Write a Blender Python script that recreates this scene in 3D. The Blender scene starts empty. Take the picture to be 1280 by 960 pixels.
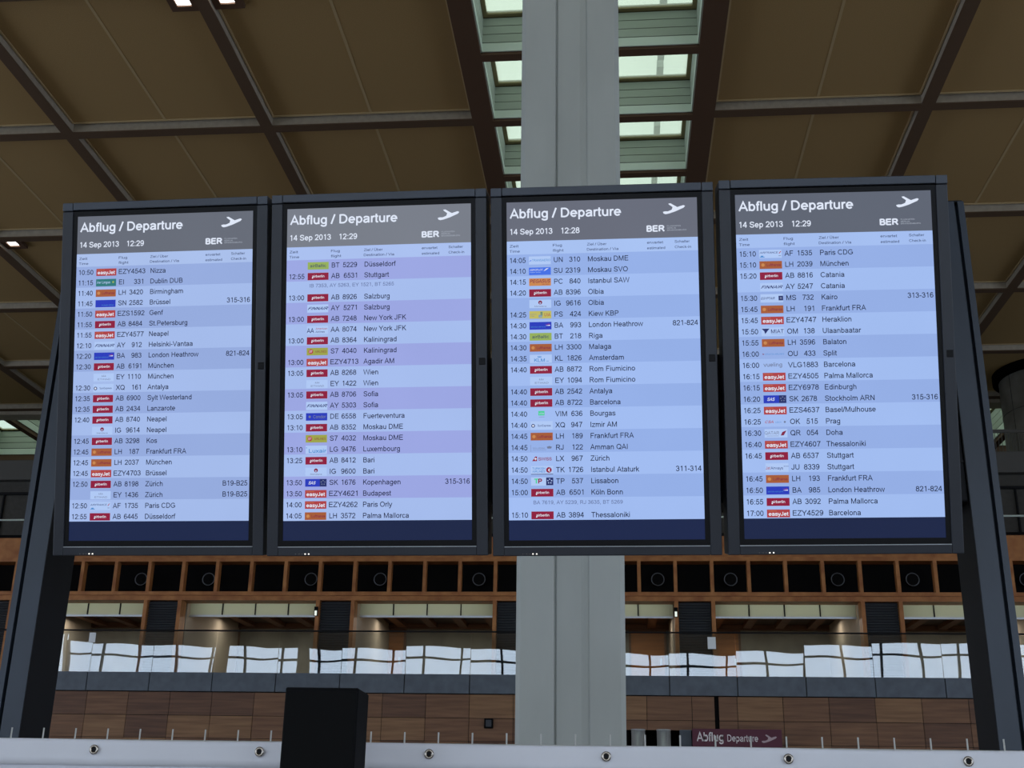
import bpy, bmesh, math, random
from mathutils import Matrix, Vector

random.seed(7)
sc = bpy.context.scene
col = sc.collection

# ------------------------------------------------------------------ camera, world, exposure
EYE = 1.6
F_PX, YAW, PITCH, ROLL = 1475.40, -0.09322533, 0.34586033, 0.01757462
cy, sy, cp, sp = math.cos(YAW), math.sin(YAW), math.cos(PITCH), math.sin(PITCH)
fwd = Vector((sy * cp, cy * cp, sp))
right0 = Vector((cy, -sy, 0))
up0 = right0.cross(fwd)
right = math.cos(ROLL) * right0 + math.sin(ROLL) * up0
up = -math.sin(ROLL) * right0 + math.cos(ROLL) * up0
cd = bpy.data.cameras.new('camera')
cam = bpy.data.objects.new('camera', cd)
col.objects.link(cam)
cd.sensor_fit = 'HORIZONTAL'
cd.sensor_width = 36.0
cd.lens = F_PX / 1280 * 36.0
cd.clip_start, cd.clip_end = 0.05, 500
cam.matrix_world = Matrix(((right.x, up.x, -fwd.x, 0), (right.y, up.y, -fwd.y, 0), (right.z, up.z, -fwd.z, EYE), (0, 0, 0, 1)))
sc.camera = cam

W_STRENGTH = 2.9
wd = bpy.data.worlds.new('overcast_sky')
sc.world = wd
wd.use_nodes = True
nt = wd.node_tree
nt.nodes.clear()
o_ = nt.nodes.new('ShaderNodeOutputWorld')
bg = nt.nodes.new('ShaderNodeBackground')
tc = nt.nodes.new('ShaderNodeTexCoord')
sx = nt.nodes.new('ShaderNodeSeparateXYZ')
cr = nt.nodes.new('ShaderNodeValToRGB')
nt.links.new(tc.outputs['Generated'], sx.inputs[0])
nt.links.new(sx.outputs['Z'], cr.inputs[0])
cr.color_ramp.elements[0].position = 0.0
cr.color_ramp.elements[0].color = (.62, .74, .95, 1)
cr.color_ramp.elements[1].position = 0.6
cr.color_ramp.elements[1].color = (.92, 1.0, .97, 1)
nt.links.new(cr.outputs[0], bg.inputs[0])
bg.inputs[1].default_value = W_STRENGTH
nt.links.new(bg.outputs[0], o_.inputs[0])

sc.view_settings.view_transform = 'Standard'
sc.view_settings.look = 'None'
sc.view_settings.gamma = 1
sc.view_settings.use_curve_mapping = False
sc.view_settings.exposure = 0.0


# ------------------------------------------------------------------ helpers
def lin(r, g, b):
    f = lambda c: (c / 255 / 12.92) if c / 255 <= .04045 else ((c / 255 + .055) / 1.055) ** 2.4
    return (f(r), f(g), f(b), 1)


class MB:
    """collects shapes into one mesh"""
    def __init__(self):
        self.bm = bmesh.new()

    def _set(self, faces, mi):
        for f in faces:
            f.material_index = mi

    def box(self, x0, x1, y0, y1, z0, z1, mi=0, bev=0):
        v = [self.bm.verts.new(c) for c in ((x0, y0, z0), (x1, y0, z0), (x1, y1, z0), (x0, y1, z0),
                                            (x0, y0, z1), (x1, y0, z1), (x1, y1, z1), (x0, y1, z1))]
        fs = [self.bm.faces.new([v[i] for i in q]) for q in ((3, 2, 1, 0), (4, 5, 6, 7), (0, 1, 5, 4), (1, 2, 6, 5), (2, 3, 7, 6), (3, 0, 4, 7))]
        self._set(fs, mi)
        if bev:
            es = list({e for f in fs for e in f.edges})
            r = bmesh.ops.bevel(self.bm, geom=es, offset=bev, segments=2, affect='EDGES', profile=.5)
            self._set(r['faces'], mi)
        return self

    def prism(self, pts, z0, z1, mi=0, top=1.0, cxy=(0, 0)):
        """polygon in XY extruded along Z, the upper end scaled by top about cxy"""
        a = [self.bm.verts.new((x, y, z0)) for x, y in pts]
        b = [self.bm.verts.new((cxy[0] + (x - cxy[0]) * top, cxy[1] + (y - cxy[1]) * top, z1)) for x, y in pts]
        n = len(pts)
        fs = [self.bm.faces.new(a[::-1]), self.bm.faces.new(b)]
        for i in range(n):
            fs.append(self.bm.faces.new((a[i], a[(i + 1) % n], b[(i + 1) % n], b[i])))
        self._set(fs, mi)
        return self

    def cyl(self, c, r, h, axis='Z', seg=24, mi=0, r2=None):
        m = {'Z': Matrix.Identity(4), 'Y': Matrix.Rotation(math.pi / 2, 4, 'X'), 'X': Matrix.Rotation(math.pi / 2, 4, 'Y')}[axis]
        n0 = set(self.bm.faces)
        bmesh.ops.create_cone(self.bm, cap_ends=True, segments=seg, radius1=r, radius2=r if r2 is None else r2, depth=h, matrix=Matrix.Translation(c) @ m)
        new = [f for f in self.bm.faces if f not in n0]
        self._set(new, mi)
        for f in new:
            if len(f.verts) == 4:
                f.smooth = True
        return self

    def torus(self, c, R, r, axis='Y', seg=32, rs=10, mi=0):
        m = {'Z': Matrix.Identity(4), 'Y': Matrix.Rotation(math.pi / 2, 4, 'X'), 'X': Matrix.Rotation(math.pi / 2, 4, 'Y')}[axis]
        m = Matrix.Translation(c) @ m
        g = [[self.bm.verts.new(m @ Vector(((R + r * math.cos(b)) * math.cos(a), (R + r * math.cos(b)) * math.sin(a), r * math.sin(b))))
              for b in [2 * math.pi * j / rs for j in range(rs)]] for a in [2 * math.pi * i / seg for i in range(seg)]]
        for i in range(seg):
            for j in range(rs):
                f = self.bm.faces.new((g[i][j], g[(i + 1) % seg][j], g[(i + 1) % seg][(j + 1) % rs], g[i][(j + 1) % rs]))
                f.material_index = mi
                f.smooth = True
        return self

    def poly(self, pts, mi=0):
        f = self.bm.faces.new([self.bm.verts.new(p) for p in pts])
        f.material_index = mi
        return self

    def build(self, name, mats, parent=None, loc=None):
        bmesh.ops.recalc_face_normals(self.bm, faces=[f for f in self.bm.faces])
        me = bpy.data.meshes.new(name)
        self.bm.to_mesh(me)
        self.bm.free()
        for m in (mats if isinstance(mats, (list, tuple)) else [mats]):
            me.materials.append(m)
        o = bpy.data.objects.new(name, me)
        col.objects.link(o)
        if parent is not None:
            o.parent = parent
        if loc is not None:
            o.location = loc
        return o


def tag(o, label, cat, group=None):
    o['label'] = label
    o['category'] = cat
    if group:
        o['group'] = group
    return o


def struct(o):
    o['kind'] = 'structure'
    return o


def empty(name, loc, label, cat, group=None, rot=None):
    o = bpy.data.objects.new(name, None)
    o.empty_display_size = .1
    col.objects.link(o)
    o.location = loc
    if rot:
        o.rotation_euler = rot
    return tag(o, label, cat, group)


def copy_tree(o, parent=None):
    c = o.copy()
    col.objects.link(c)
    if parent is not None:
        c.parent = parent
    for ch in list(o.children):
        copy_tree(ch, c)
    return c


# ------------------------------------------------------------------ materials
def mat(name, rgb, rough=.6, metal=0, spec=.5, noise=0, nscale=(8, 8, 8), bump=0, rgb2=None):
    m = bpy.data.materials.new(name)
    m.use_nodes = True
    t = m.node_tree
    b = t.nodes['Principled BSDF']
    b.inputs['Base Color'].default_value = lin(*rgb)
    b.inputs['Roughness'].default_value = rough
    b.inputs['Metallic'].default_value = metal
    b.inputs['Specular IOR Level'].default_value = spec
    if noise or rgb2:
        co = t.nodes.new('ShaderNodeTexCoord')
        mp = t.nodes.new('ShaderNodeMapping')
        mp.inputs['Scale'].default_value = nscale
        n = t.nodes.new('ShaderNodeTexNoise')
        n.inputs['Scale'].default_value = 1
        n.inputs['Detail'].default_value = 6
        r = t.nodes.new('ShaderNodeValToRGB')
        r.color_ramp.elements[0].position = .3
        r.color_ramp.elements[1].position = .7
        c2 = rgb2 or tuple(min(255, c * (1 + noise)) for c in rgb)
        c1 = rgb if rgb2 else tuple(c * (1 - noise) for c in rgb)
        r.color_ramp.elements[0].color = lin(*c1)
        r.color_ramp.elements[1].color = lin(*c2)
        t.links.new(co.outputs['Object'], mp.inputs[0])
        t.links.new(mp.outputs[0], n.inputs['Vector'])
        t.links.new(n.outputs['Fac'], r.inputs[0])
        t.links.new(r.outputs[0], b.inputs['Base Color'])
        if bump:
            bp = t.nodes.new('ShaderNodeBump')
            bp.inputs['Strength'].default_value = bump
            bp.inputs['Distance'].default_value = .01
            t.links.new(n.outputs['Fac'], bp.inputs['Height'])
            t.links.new(bp.outputs[0], b.inputs['Normal'])
    return m


def glow(name, rgb, s=1.0):
    """a lit surface: screen pixels, lamps"""
    m = bpy.data.materials.new(name)
    m.use_nodes = True
    b = m.node_tree.nodes['Principled BSDF']
    b.inputs['Base Color'].default_value = (.01, .01, .01, 1)
    b.inputs['Roughness'].default_value = .35
    b.inputs['Specular IOR Level'].default_value = .12
    b.inputs['Emission Color'].default_value = lin(*rgb)
    b.inputs['Emission Strength'].default_value = s
    return m


def screen_glow(name, rgb, var=.06):
    """screen pixels, a faint unevenness of the backlight"""
    m = glow(name, rgb)
    t = m.node_tree
    b = t.nodes['Principled BSDF']
    co = t.nodes.new('ShaderNodeTexCoord')
    n = t.nodes.new('ShaderNodeTexNoise')
    n.inputs['Scale'].default_value = 3
    r = t.nodes.new('ShaderNodeMapRange')
    r.inputs[3].default_value = 1 - var
    r.inputs[4].default_value = 1 + var
    t.links.new(co.outputs['Object'], n.inputs['Vector'])
    t.links.new(n.outputs['Fac'], r.inputs[0])
    t.links.new(r.outputs[0], b.inputs['Emission Strength'])
    return m


def glass_mix(name, tint, refl, rough=0.0, frost=0.0, wave=0.0):
    """thin architectural glass: clear or frosted with a mirror share"""
    m = bpy.data.materials.new(name)
    m.use_nodes = True
    t = m.node_tree
    t.nodes.clear()
    out = t.nodes.new('ShaderNodeOutputMaterial')
    tr = t.nodes.new('ShaderNodeBsdfTransparent')
    tr.inputs[0].default_value = tint
    gl = t.nodes.new('ShaderNodeBsdfGlossy')
    gl.inputs['Roughness'].default_value = rough
    gl.inputs[0].default_value = (.96, .98, 1, 1)
    mx = t.nodes.new('ShaderNodeMixShader')
    mx.inputs[0].default_value = refl
    if wave:      # slight roller waves of toughened glass
        co = t.nodes.new('ShaderNodeTexCoord')
        nz_ = t.nodes.new('ShaderNodeTexNoise')
        nz_.inputs['Scale'].default_value = 1.1
        nz_.inputs['Detail'].default_value = 0
        bp = t.nodes.new('ShaderNodeBump')
        bp.inputs['Distance'].default_value = wave
        t.links.new(co.outputs['Object'], nz_.inputs['Vector'])
        t.links.new(nz_.outputs['Fac'], bp.inputs['Height'])
        t.links.new(bp.outputs[0], gl.inputs['Normal'])
    src = tr
    if frost:
        tl = t.nodes.new('ShaderNodeBsdfTranslucent')
        tl.inputs[0].default_value = tint
        m2 = t.nodes.new('ShaderNodeMixShader')
        m2.inputs[0].default_value = frost
        t.links.new(tr.outputs[0], m2.inputs[1])
        t.links.new(tl.outputs[0], m2.inputs[2])
        src = m2
    t.links.new(src.outputs[0], mx.inputs[1])
    t.links.new(gl.outputs[0], mx.inputs[2])
    t.links.new(mx.outputs[0], out.inputs[0])
    return m


def wood(name, a, b, scale=(.8, 12, 14), rough=.5):
    m = mat(name, a, rough=rough, rgb2=b, nscale=scale, spec=.3)
    return m


M = {}
M['panel'] = mat('ceiling_fabric_panel', (167, 138, 95), rough=.95, spec=.05, noise=.07, nscale=(60, 60, 60))
M['rim'] = mat('ceiling_panel_rim', (196, 172, 132), rough=.8, spec=.1)
M['seam'] = mat('ceiling_panel_seam', (186, 162, 122), rough=.9, spec=.1)
M['gap'] = mat('shadow_gap', (10, 9, 8), rough=1, spec=0)
M['beam'] = mat('ceiling_beam_lit_grey', (172, 161, 145), rough=.7, spec=.2, noise=.04)
M['soffit'] = mat('ceiling_beam_shaded_soffit', (98, 78, 62), rough=.75, spec=.15)  # sides lighter, underside darker: daylight and shade put into the beam colours
M['fascia'] = mat('skylight_fascia', (96, 73, 58), rough=.7, spec=.15)
M['slat'] = mat('skylight_baffle_slat', (166, 174, 162), rough=.6, spec=.2)
M['litslat_rail'] = mat('lit_slat_and_pale_rail', (206, 216, 204), rough=.6, spec=.2)  # lit copy of the slat colour for the bottom slat; also the pale rail
M['slatframe'] = mat('skylight_frame_bronze', (150, 136, 96), rough=.5)
M['skyglass'] = glass_mix('skylight_glass', (.54, .58, .53, 1), .04, frost=.25)
M['slate'] = mat('slate_grey_frame', (38, 41, 49), rough=.42, spec=.4, noise=.05, nscale=(5, 5, 5))
M['rail'] = mat('top_rail_lit_grey', (60, 66, 77), rough=.4, spec=.4, noise=.04, nscale=(5, 5, 5))  # frame grey made lighter, light on the upper rail put into the colour
M['bezel'] = mat('black_bezel', (7, 7, 11), rough=.5, spec=.2)
M['steel'] = mat('gantry_steel', (43, 51, 62), rough=.45, metal=.2, noise=.08, nscale=(6, 6, 3))
M['dark'] = mat('dark_plate', (18, 19, 24), rough=.6, spec=.2)
M['edge'] = mat('bright_metal_and_highlight', (190, 194, 200), rough=.3, metal=.8)
M['banner'] = mat('white_banner_vinyl', (212, 212, 221), rough=.5, spec=.3, noise=.02, nscale=(3, 3, 3), bump=.15)
M['hem'] = mat('white_banner_hem', (221, 222, 229), rough=.5, spec=.3, noise=.02, nscale=(3, 3, 3), bump=.1)
M['zinc'] = mat('galvanised_steel', (206, 206, 200), rough=.45, metal=.15)
M['brass'] = mat('eyelet_metal', (168, 160, 150), rough=.25, metal=1)
M['black'] = mat('matt_black', (5, 5, 6), rough=.75, spec=.15, noise=.3, nscale=(300, 300, 300))
M['blackside'] = mat('black_casing', (14, 14, 16), rough=.8, spec=.1)
M['column'] = mat('column_grey_paint', (175, 179, 175), rough=.55, spec=.25, noise=.03, nscale=(2, 2, .7))
M['conc'] = mat('fair_faced_concrete', (134, 131, 122), rough=.8, spec=.2, noise=.12, nscale=(1.5, 1.5, 1.5))
M['terr'] = mat('dark_grey_cladding', (76, 73, 68), rough=.7, spec=.2, noise=.06)
M['terr2'] = mat('terrace_slab_edge', (92, 90, 86), rough=.7, spec=.2)
M['slab'] = mat('slate_balcony_fascia', (96, 103, 112), rough=.6, spec=.3, noise=.07, nscale=(4, 4, 4))
M['wood1'] = wood('walnut_panel_warm', (104, 72, 52), (136, 98, 70))
M['wood2'] = wood('walnut_panel_dark', (88, 60, 46), (118, 84, 62))
M['wood3'] = wood('walnut_panel_light', (118, 84, 58), (150, 112, 78))
M['lattice'] = wood('oiled_wood_lattice', (146, 88, 48), (184, 124, 72), scale=(3, 12, 3))
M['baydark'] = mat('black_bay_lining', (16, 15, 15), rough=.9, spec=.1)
M['louvre'] = mat('black_louvre', (62, 64, 68), rough=.5, spec=.3)
M['ring'] = mat('nozzle_ring', (96, 98, 104), rough=.35, metal=.6)
M['balglass'] = glass_mix('balustrade_glass', (.86, .9, .9, 1), .138, wave=.0012)
M['opal'] = glass_mix('clerestory_glass', (.62, .66, .60, 1), .05, frost=.9)
M['cream'] = mat('cream_plaster', (158, 146, 132), rough=.8, spec=.1)
M['floor'] = mat('pale_stone_floor', (136, 130, 122), rough=.4, spec=.4, noise=.08, nscale=(.6, .6, .6))
M['wall'] = mat('hall_side_wall', (150, 140, 126), rough=.8)
M['maroon'] = mat('maroon_sign', (92, 42, 58), rough=.5, spec=.3)
M['signtext'] = mat('sign_lettering', (236, 226, 226), rough=.6)
M['signpic'] = mat('sign_pictogram', (190, 166, 170), rough=.6)
M['inox'] = mat('brushed_steel', (186, 188, 190), rough=.4, metal=.45, noise=.06, nscale=(30, 30, 2))
M['roomceil'] = wood('dark_wood_ceiling', (52, 38, 30), (70, 52, 40))
M['door'] = wood('door_wood', (150, 92, 44), (176, 112, 58))
M['paper'] = mat('white_paper', (235, 238, 240), rough=.7)
M['facade'] = mat('facade_frame', (70, 72, 76), rough=.5)
M['brown'] = mat('facade_pillar_brown', (128, 108, 84), rough=.8)
M['outside'] = mat('apron_concrete', (120, 122, 124), rough=.9)
M['lampwhite'] = glow('lamp_white', (255, 252, 246), 6)
M['lampwarm'] = glow('lamp_warm', (255, 205, 130), 4)
M['led'] = glow('indicator_led', (255, 250, 240), 1.5)
M['leddim'] = glow('indicator_led_dim', (120, 115, 110), .6)

# ------------------------------------------------------------------ hall shell
CZ = EYE + 15.0          # ceiling height
XA, XB, YA, YB = -38.0, 36.0, -20.0, 52.0
struct(MB().box(XA, XB, YA, YB, -.3, 0).build('floor', M['floor']))
for nm, xw in (('wall_left', XA - .4), ('wall_right', XB)):     # unseen; side openings added to brighten ceiling and wood wall, far end solid
    b_ = MB().box(xw, xw + .4, YA, 28, 12.2, CZ + 1).box(xw, xw + .4, 28, YB, 0, CZ + 1)
    for k_ in range(17):
        b_.box(xw + .1, xw + .3, YA + 3 * k_ - .07, YA + 3 * k_ + .07, 0, 12.2)
    struct(b_.build(nm, M['wall']))
struct(MB().box(-160, 160, -220, YA - .2, -.4, -.1).build('ground', M['outside']))

# ceiling bays between the beams (clear width in X) and beam lines in Y
BX = [(-36.4, -31.9), (-31.6, -27.1), (-26.85, -22.4), (-22.1, -17.65), (-17.37, -12.92), (-12.65, -8.12), (-7.85, -3.18),
      (2.30, 6.82), (7.11, 11.62), (11.9, 16.4), (16.7, 21.2), (21.5, 26.0), (26.3, 30.8), (31.1, 35.6)]
BYL = [-16.9, -11.9, -6.9, -1.9, 3.1, 8.1, 13.1, 18.1, 23.12, 28.3, 33.2, 38.3, 43.05]
BW, BH = .26, .20        # beam soffit width and drop
SKX0, SKX1 = -2.71, 1.81  # long skylight opening
TY0, TY1 = 44.0, 49.6     # transverse skylight opening


def ceiling():
    b = MB()
    y_edges = [YA] + BYL
    for (x0, x1) in BX:
        for i in range(len(BYL) - 1):
            y0 = BYL[i] + BW + .02
            y1 = BYL[i + 1] - .10
            xa, xb = x0 + .02, x1 - .02
            b.box(xa, xb, y0, y1, CZ, CZ + .05, 0)
            xm = (xa + xb) / 2
            b.box(xm - .03, xm + .03, y0, y1, CZ - .008, CZ, 2)
            r = .045
            b.box(xa, xa + r, y0, y1, CZ - .02, CZ, 1)
            b.box(xb - r, xb, y0, y1, CZ - .02, CZ, 1)
            b.box(xa + r, xb - r, y1 - r, y1, CZ - .02, CZ, 1)
            b.box(xa + r, xb - r, y0, y0 + r, CZ - .02, CZ, 1)
    # dark deck above the joints
    for xa, xb in ((XA, SKX0 - .47), (SKX1 + .47, XB)):
        b.box(xa, xb, YA, TY0 - .5, CZ + .12, CZ + .2, 3)
    b.box(XA, XB, TY1 + .4, YB, CZ - .02, CZ + .2, 0)
    b.box(SKX0 - .47, SKX1 + .47, YA, 3.0, CZ, CZ + .2, 0)
    return struct(b.build('ceiling', [M['panel'], M['rim'], M['seam'], M['gap']]))


ceiling()
n_trim = 0


def trim(b, m):
    global n_trim
    n_trim += 1
    return struct(b.build('trim_%d' % n_trim, m))


# beams running away from the camera, between neighbouring bays
xs = [(BX[i][1], BX[i + 1][0]) for i in range(len(BX) - 1) if i != 6] + [(XA, BX[0][0]), (BX[-1][1], XB)]
for (x0, x1) in xs:
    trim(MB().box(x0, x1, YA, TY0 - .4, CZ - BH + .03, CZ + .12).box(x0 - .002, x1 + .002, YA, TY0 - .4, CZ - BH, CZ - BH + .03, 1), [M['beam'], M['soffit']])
# beams running across
for y in BYL[1:]:
    for (x0, x1) in BX:
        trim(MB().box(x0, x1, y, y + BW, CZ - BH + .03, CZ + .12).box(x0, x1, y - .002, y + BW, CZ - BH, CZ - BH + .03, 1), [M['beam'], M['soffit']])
# fascia boards along the long skylight and the dark cross members under it
trim(MB().box(-3.18, SKX0, 3, TY0 - .4, CZ - BH, CZ + .1), M['fascia'])
trim(MB().box(SKX1, 2.30, 3, TY0 - .4, CZ - BH, CZ + .1), M['fascia'])
WELL_Y = [8.1 + 2.52 * k for k in range(14)]
for y in WELL_Y:
    trim(MB().box(SKX0, SKX1, y, y + .24, CZ - BH, CZ + .02), M['fascia'])


def well(x0, x1, y0, y1, h=.86):
    """one skylight shaft: slatted lining on four sides, bronze glazing frame, glass on top"""
    zb = CZ - .14
    b = MB()
    rows = [(0, .235), (.26, .48), (.50, .72), (.74, .96)]
    for (a, c) in rows:
        mi = 3 if a == 0 else 0  # bottom slat painted brighter, as if catching the light
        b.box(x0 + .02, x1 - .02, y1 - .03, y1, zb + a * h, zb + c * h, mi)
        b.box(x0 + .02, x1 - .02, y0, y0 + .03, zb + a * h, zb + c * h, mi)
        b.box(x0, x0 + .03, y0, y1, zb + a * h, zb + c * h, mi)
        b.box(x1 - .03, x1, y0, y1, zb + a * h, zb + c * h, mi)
    # outer dark backing behind the slat joints
    b.box(x0 - .01, x0, y0, y1, zb, zb + h, 2)
    b.box(x1, x1 + .01, y0, y1, zb, zb + h, 2)
    b.box(x0, x1, y1, y1 + .01, zb, zb + h, 2)
    b.box(x0, x1, y0 - .01, y0, zb, zb + h, 2)
    f = .12
    zt = zb + h
    b.box(x0, x1, y1 - f, y1, zt, zt + .08, 1)
    b.box(x0, x1, y0, y0 + f, zt, zt + .08, 1)
    b.box(x0, x0 + f, y0 + f, y1 - f, zt, zt + .08, 1)
    b.box(x1 - f, x1, y0 + f, y1 - f, zt, zt + .08, 1)
    return b, zt


n_win = 0


def skylight(x0, x1, y0, y1, h=.86):
    global n_win
    n_win += 1
    b, zt = well(x0, x1, y0, y1, h)
    o = struct(b.build('window_%d' % n_win, [M['slat'], M['slatframe'], M['gap'], M['litslat_rail']]))
    g = MB().box(x0 + .1, x1 - .1, y0 + .1, y1 - .1, zt + .03, zt + .045).build('pane', M['skyglass'], o)
    # roof framing seen through the glass
    r = MB()
    r.box(x0 - .3, x1 + .3, (y0 + y1) / 2 + .2, (y0 + y1) / 2 + .32, zt + .55, zt + .75)
    r.box(x1 - .75, x1 - .6, y0, y1, zt + .55, zt + .75)
    r.build('roof_bar', M['slat'], o)
    return o


for i in range(len(WELL_Y) - 1):
    skylight(SKX0, SKX1, WELL_Y[i] + .25, WELL_Y[i + 1] - .01)
# transverse skylight over the far end of the hall
trim(MB().box(XA, XB, 43.3, TY0, CZ - .35, CZ + .1), M['beam'])
trim(MB().box(XA, XB, TY1, TY1 + .4, CZ - .45, CZ + .1), M['fascia'])
tx = -35.0
while tx < 33:
    skylight(tx, tx + 3.1, TY0 + .02, TY1 - .02, 1.15)
    trim(MB().box(tx + 3.11, tx + 3.39, TY0, TY1, CZ - .3, CZ + .02), M['fascia'])
    tx += 3.4
struct(MB().box(XA, XB, YB - .3, YB, 0, CZ + .2).build('wall_back', M['terr']))


# ceiling downlights, in pairs left and right of a beam
def downlight(x, y, label):
    t = empty('ceiling_light', (x, y, CZ - .005), label, 'light', 'square ceiling downlights')
    b = MB()
    for x0, x1, y0, y1 in ((-.3, -.15, -.3, .3), (.15, .3, -.3, .3), (-.15, .15, -.3, -.15), (-.15, .15, .15, .3)):
        b.box(x0, x1, y0, y1, -.09, 0)
    b.build('housing', M['fascia'], t)
    MB().box(-.15, .15, -.15, .15, -.05, -.035).build('lens', M['lampwhite'], t)
    return t


downlight(-8.43, 18.72, 'bright square ceiling downlight on the left of the beam at the top edge')
downlight(-7.54, 18.70, 'bright square ceiling downlight on the right of the beam at the top edge')
downlight(-17.05, 28.90, 'bright square ceiling downlight beside the left edge, level with the screen clocks')

# ------------------------------------------------------------------ facade behind the camera (it lights the hall and shows in the glass)
fb = MB()
x = XA
while x < XB:
    fb.box(x - .07, x + .07, YA - .2, YA, 0, 11.8)
    x += 2.5
for z in (0.1, 3.7, 7.3, 10.95):
    fb.box(XA, XB, YA - .16, YA - .04, z - .07, z + .07)
n_win += 1
struct(fb.build('window_%d' % n_win, M['facade']))
struct(MB().box(XA, XB, YA - .4, YA, 11.8, CZ + 1).build('wall_front', M['brown']))

# ------------------------------------------------------------------ main column, standing on the axis of the long skylight
CXc, CYc = -.40, 10.3
w = .465
pts = [(-w, 0), (-w, -.50), (-w + .04, -.54), (-.14, -.54), (-.13, -.49), (-.115, -.505), (.095, -.505), (.115, -.50), (.15, -.50), (.165, -.53),
       (w - .04, -.53), (w, -.49), (w, .45), (-w, .45)]
cb = MB().prism([(px * .935, py * .935) for px, py in pts], 0, 18.0, top=1.19)
co = cb.build('column', M['column'], None, (CXc, CYc, 0))
struct(co)
# round concrete column on the right with a dark disc at the ceiling for the shaded gap round it
rb = MB().cyl((0, 0, 8.2), 1.75, 16.4, seg=64)
for z in (13.1, 15.0):
    rb.cyl((0, 0, z), 1.756, .03, seg=64, mi=1)
for a in (200, 232, 264, 296, 328):
    rb.box(1.75 * math.cos(math.radians(a)) - .012, 1.75 * math.cos(math.radians(a)) + .012, 1.75 * math.sin(math.radians(a)) - .012, 1.75 * math.sin(math.radians(a)) + .012, 0, 16.4, 1)
rb.cyl((0, 0, 16.45), 1.95, .3, seg=64, mi=2)
struct(rb.build('column.001', [M['conc'], M['terr'], M['gap']], None, (15.45, 41.0, 0)))

# ------------------------------------------------------------------ wood-clad block across the hall
YS = 30.0                # slab / cladding face
YL = 31.2                # lattice face
PX0, PS = -14.727, .9542  # lattice posts


def post(k):
    return PX0 + PS * k


KA, KB = -8, 33
LX0, LX1 = post(KA), post(KB)
Z_FLOOR = 4.77
# lower wall of wooden panels with one recess
wb = MB()
sx0, dx = -13.57, 1.0935
rows = [(4.265, 3.705), (3.693, 3.16), (3.148, 2.61), (2.598, 2.06), (2.048, 1.0), (.988, .02)]
REC = (.2, 1.45, 3.47)
for k in range(-10, 33):
    xa, xb = sx0 + k * dx + .006, sx0 + (k + 1) * dx - .006
    for j, (zt, zb_) in enumerate(rows):
        mi = random.choice((0, 0, 1, 2))
        segs = [(xa, xb)]
        if xa < 2.39 and xb > 2.28:       # slot beside the sign
            segs = [(xa, 2.28), (2.39, xb)]
        for (a, c) in segs:
            za, zc = zb_, zt
            if a < REC[1] and c > REC[0]:
                if zt <= REC[2] + .03:
                    continue
                if zb_ < REC[2]:
                    za = REC[2]
            if c - a > .02:
                wb.box(a, c, YS, YS + .04, za, zc, mi)
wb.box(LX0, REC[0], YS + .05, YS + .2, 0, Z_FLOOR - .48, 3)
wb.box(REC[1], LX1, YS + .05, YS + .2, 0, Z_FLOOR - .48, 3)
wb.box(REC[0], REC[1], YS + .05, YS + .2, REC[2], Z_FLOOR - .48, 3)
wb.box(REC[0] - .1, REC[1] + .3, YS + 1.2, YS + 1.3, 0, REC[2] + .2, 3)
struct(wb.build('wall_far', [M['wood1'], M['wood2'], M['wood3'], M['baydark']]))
# balcony slab edge with joints
sb = MB()
k = -8
while True:
    xa = -13.62 + 1.648 * k
    if xa > LX1:
        break
    sb.box(xa + .012, xa + 1.636, YS - .02, YS + .05, 4.29, 4.755)
    k += 1
sb.box(LX0, LX1, YS + .05, 37, 4.29, 4.74, 1)
struct(sb.build('floor.001', [M['slab'], M['terr']]))

# lattice of oiled wood: rails, posts, dark bays
lb = MB()
lb.box(LX0, LX1, YL, YL + .5, 7.85, 7.955, 0)
lb.box(LX0, LX1, YL + .06, YL + .3, 7.955, 8.53, 0)
lb.box(LX0, LX1, YL, YL + .6, 6.93, 7.03, 0)
lb.box(LX0, LX1, YL + .05, YL + .6, 6.80, 6.93, 0)
for k in range(KA, KB + 1):
    lb.box(post(k) - .045, post(k) + .045, YL, YL + .22, 7.03, 7.85, 0)
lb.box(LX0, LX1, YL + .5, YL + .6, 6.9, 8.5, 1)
lb.box(LX0, LX1, YL, 37, 8.53, 8.6, 1)
louv = [k for k in range(KA, KB) if (k - 2) % 5 == 0]
for k in louv:
    for p in (k, k + 1):
        lb.box(post(p) - .05, post(p) + .05, YL, YL + .4, Z_FLOOR, 6.80, 0)
struct(lb.build('trim_lattice' if False else 'trim_500', [M['lattice'], M['baydark'], M['wood1']]))

place = {}
names_l = {-3: 'left of the left gantry leg', 2: 'below the first screen', 7: 'below the second screen', 12: 'just left of the grey column',
           17: 'just right of the grey column', 22: 'below the fourth screen', 27: 'beyond the right gantry leg'}
for k in louv:
    if k not in names_l:
        continue
    b = MB()
    z = Z_FLOOR + .05
    x0, x1 = post(k) + .06, post(k + 1) - .06
    while z < 6.75:
        b.poly([(x0, YL + .10, z), (x1, YL + .10, z), (x1, YL + .16, z + .055), (x0, YL + .16, z + .055)])
        b.poly([(x0, YL + .10, z), (x1, YL + .10, z), (x1, YL + .10, z - .012), (x0, YL + .10, z - .012)])
        z += .068
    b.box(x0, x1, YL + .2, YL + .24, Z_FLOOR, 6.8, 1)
    b.box((x0 + x1) / 2 - .012, (x0 + x1) / 2 + .012, YL + .17, YL + .2, Z_FLOOR, 6.8, 1)
    o = b.build('louvre_panel', [M['louvre'], M['baydark']])
    tag(o, 'tall black louvre panel between wooden posts, ' + names_l[k], 'louvre', 'black louvre panels of the wooden gallery')

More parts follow.
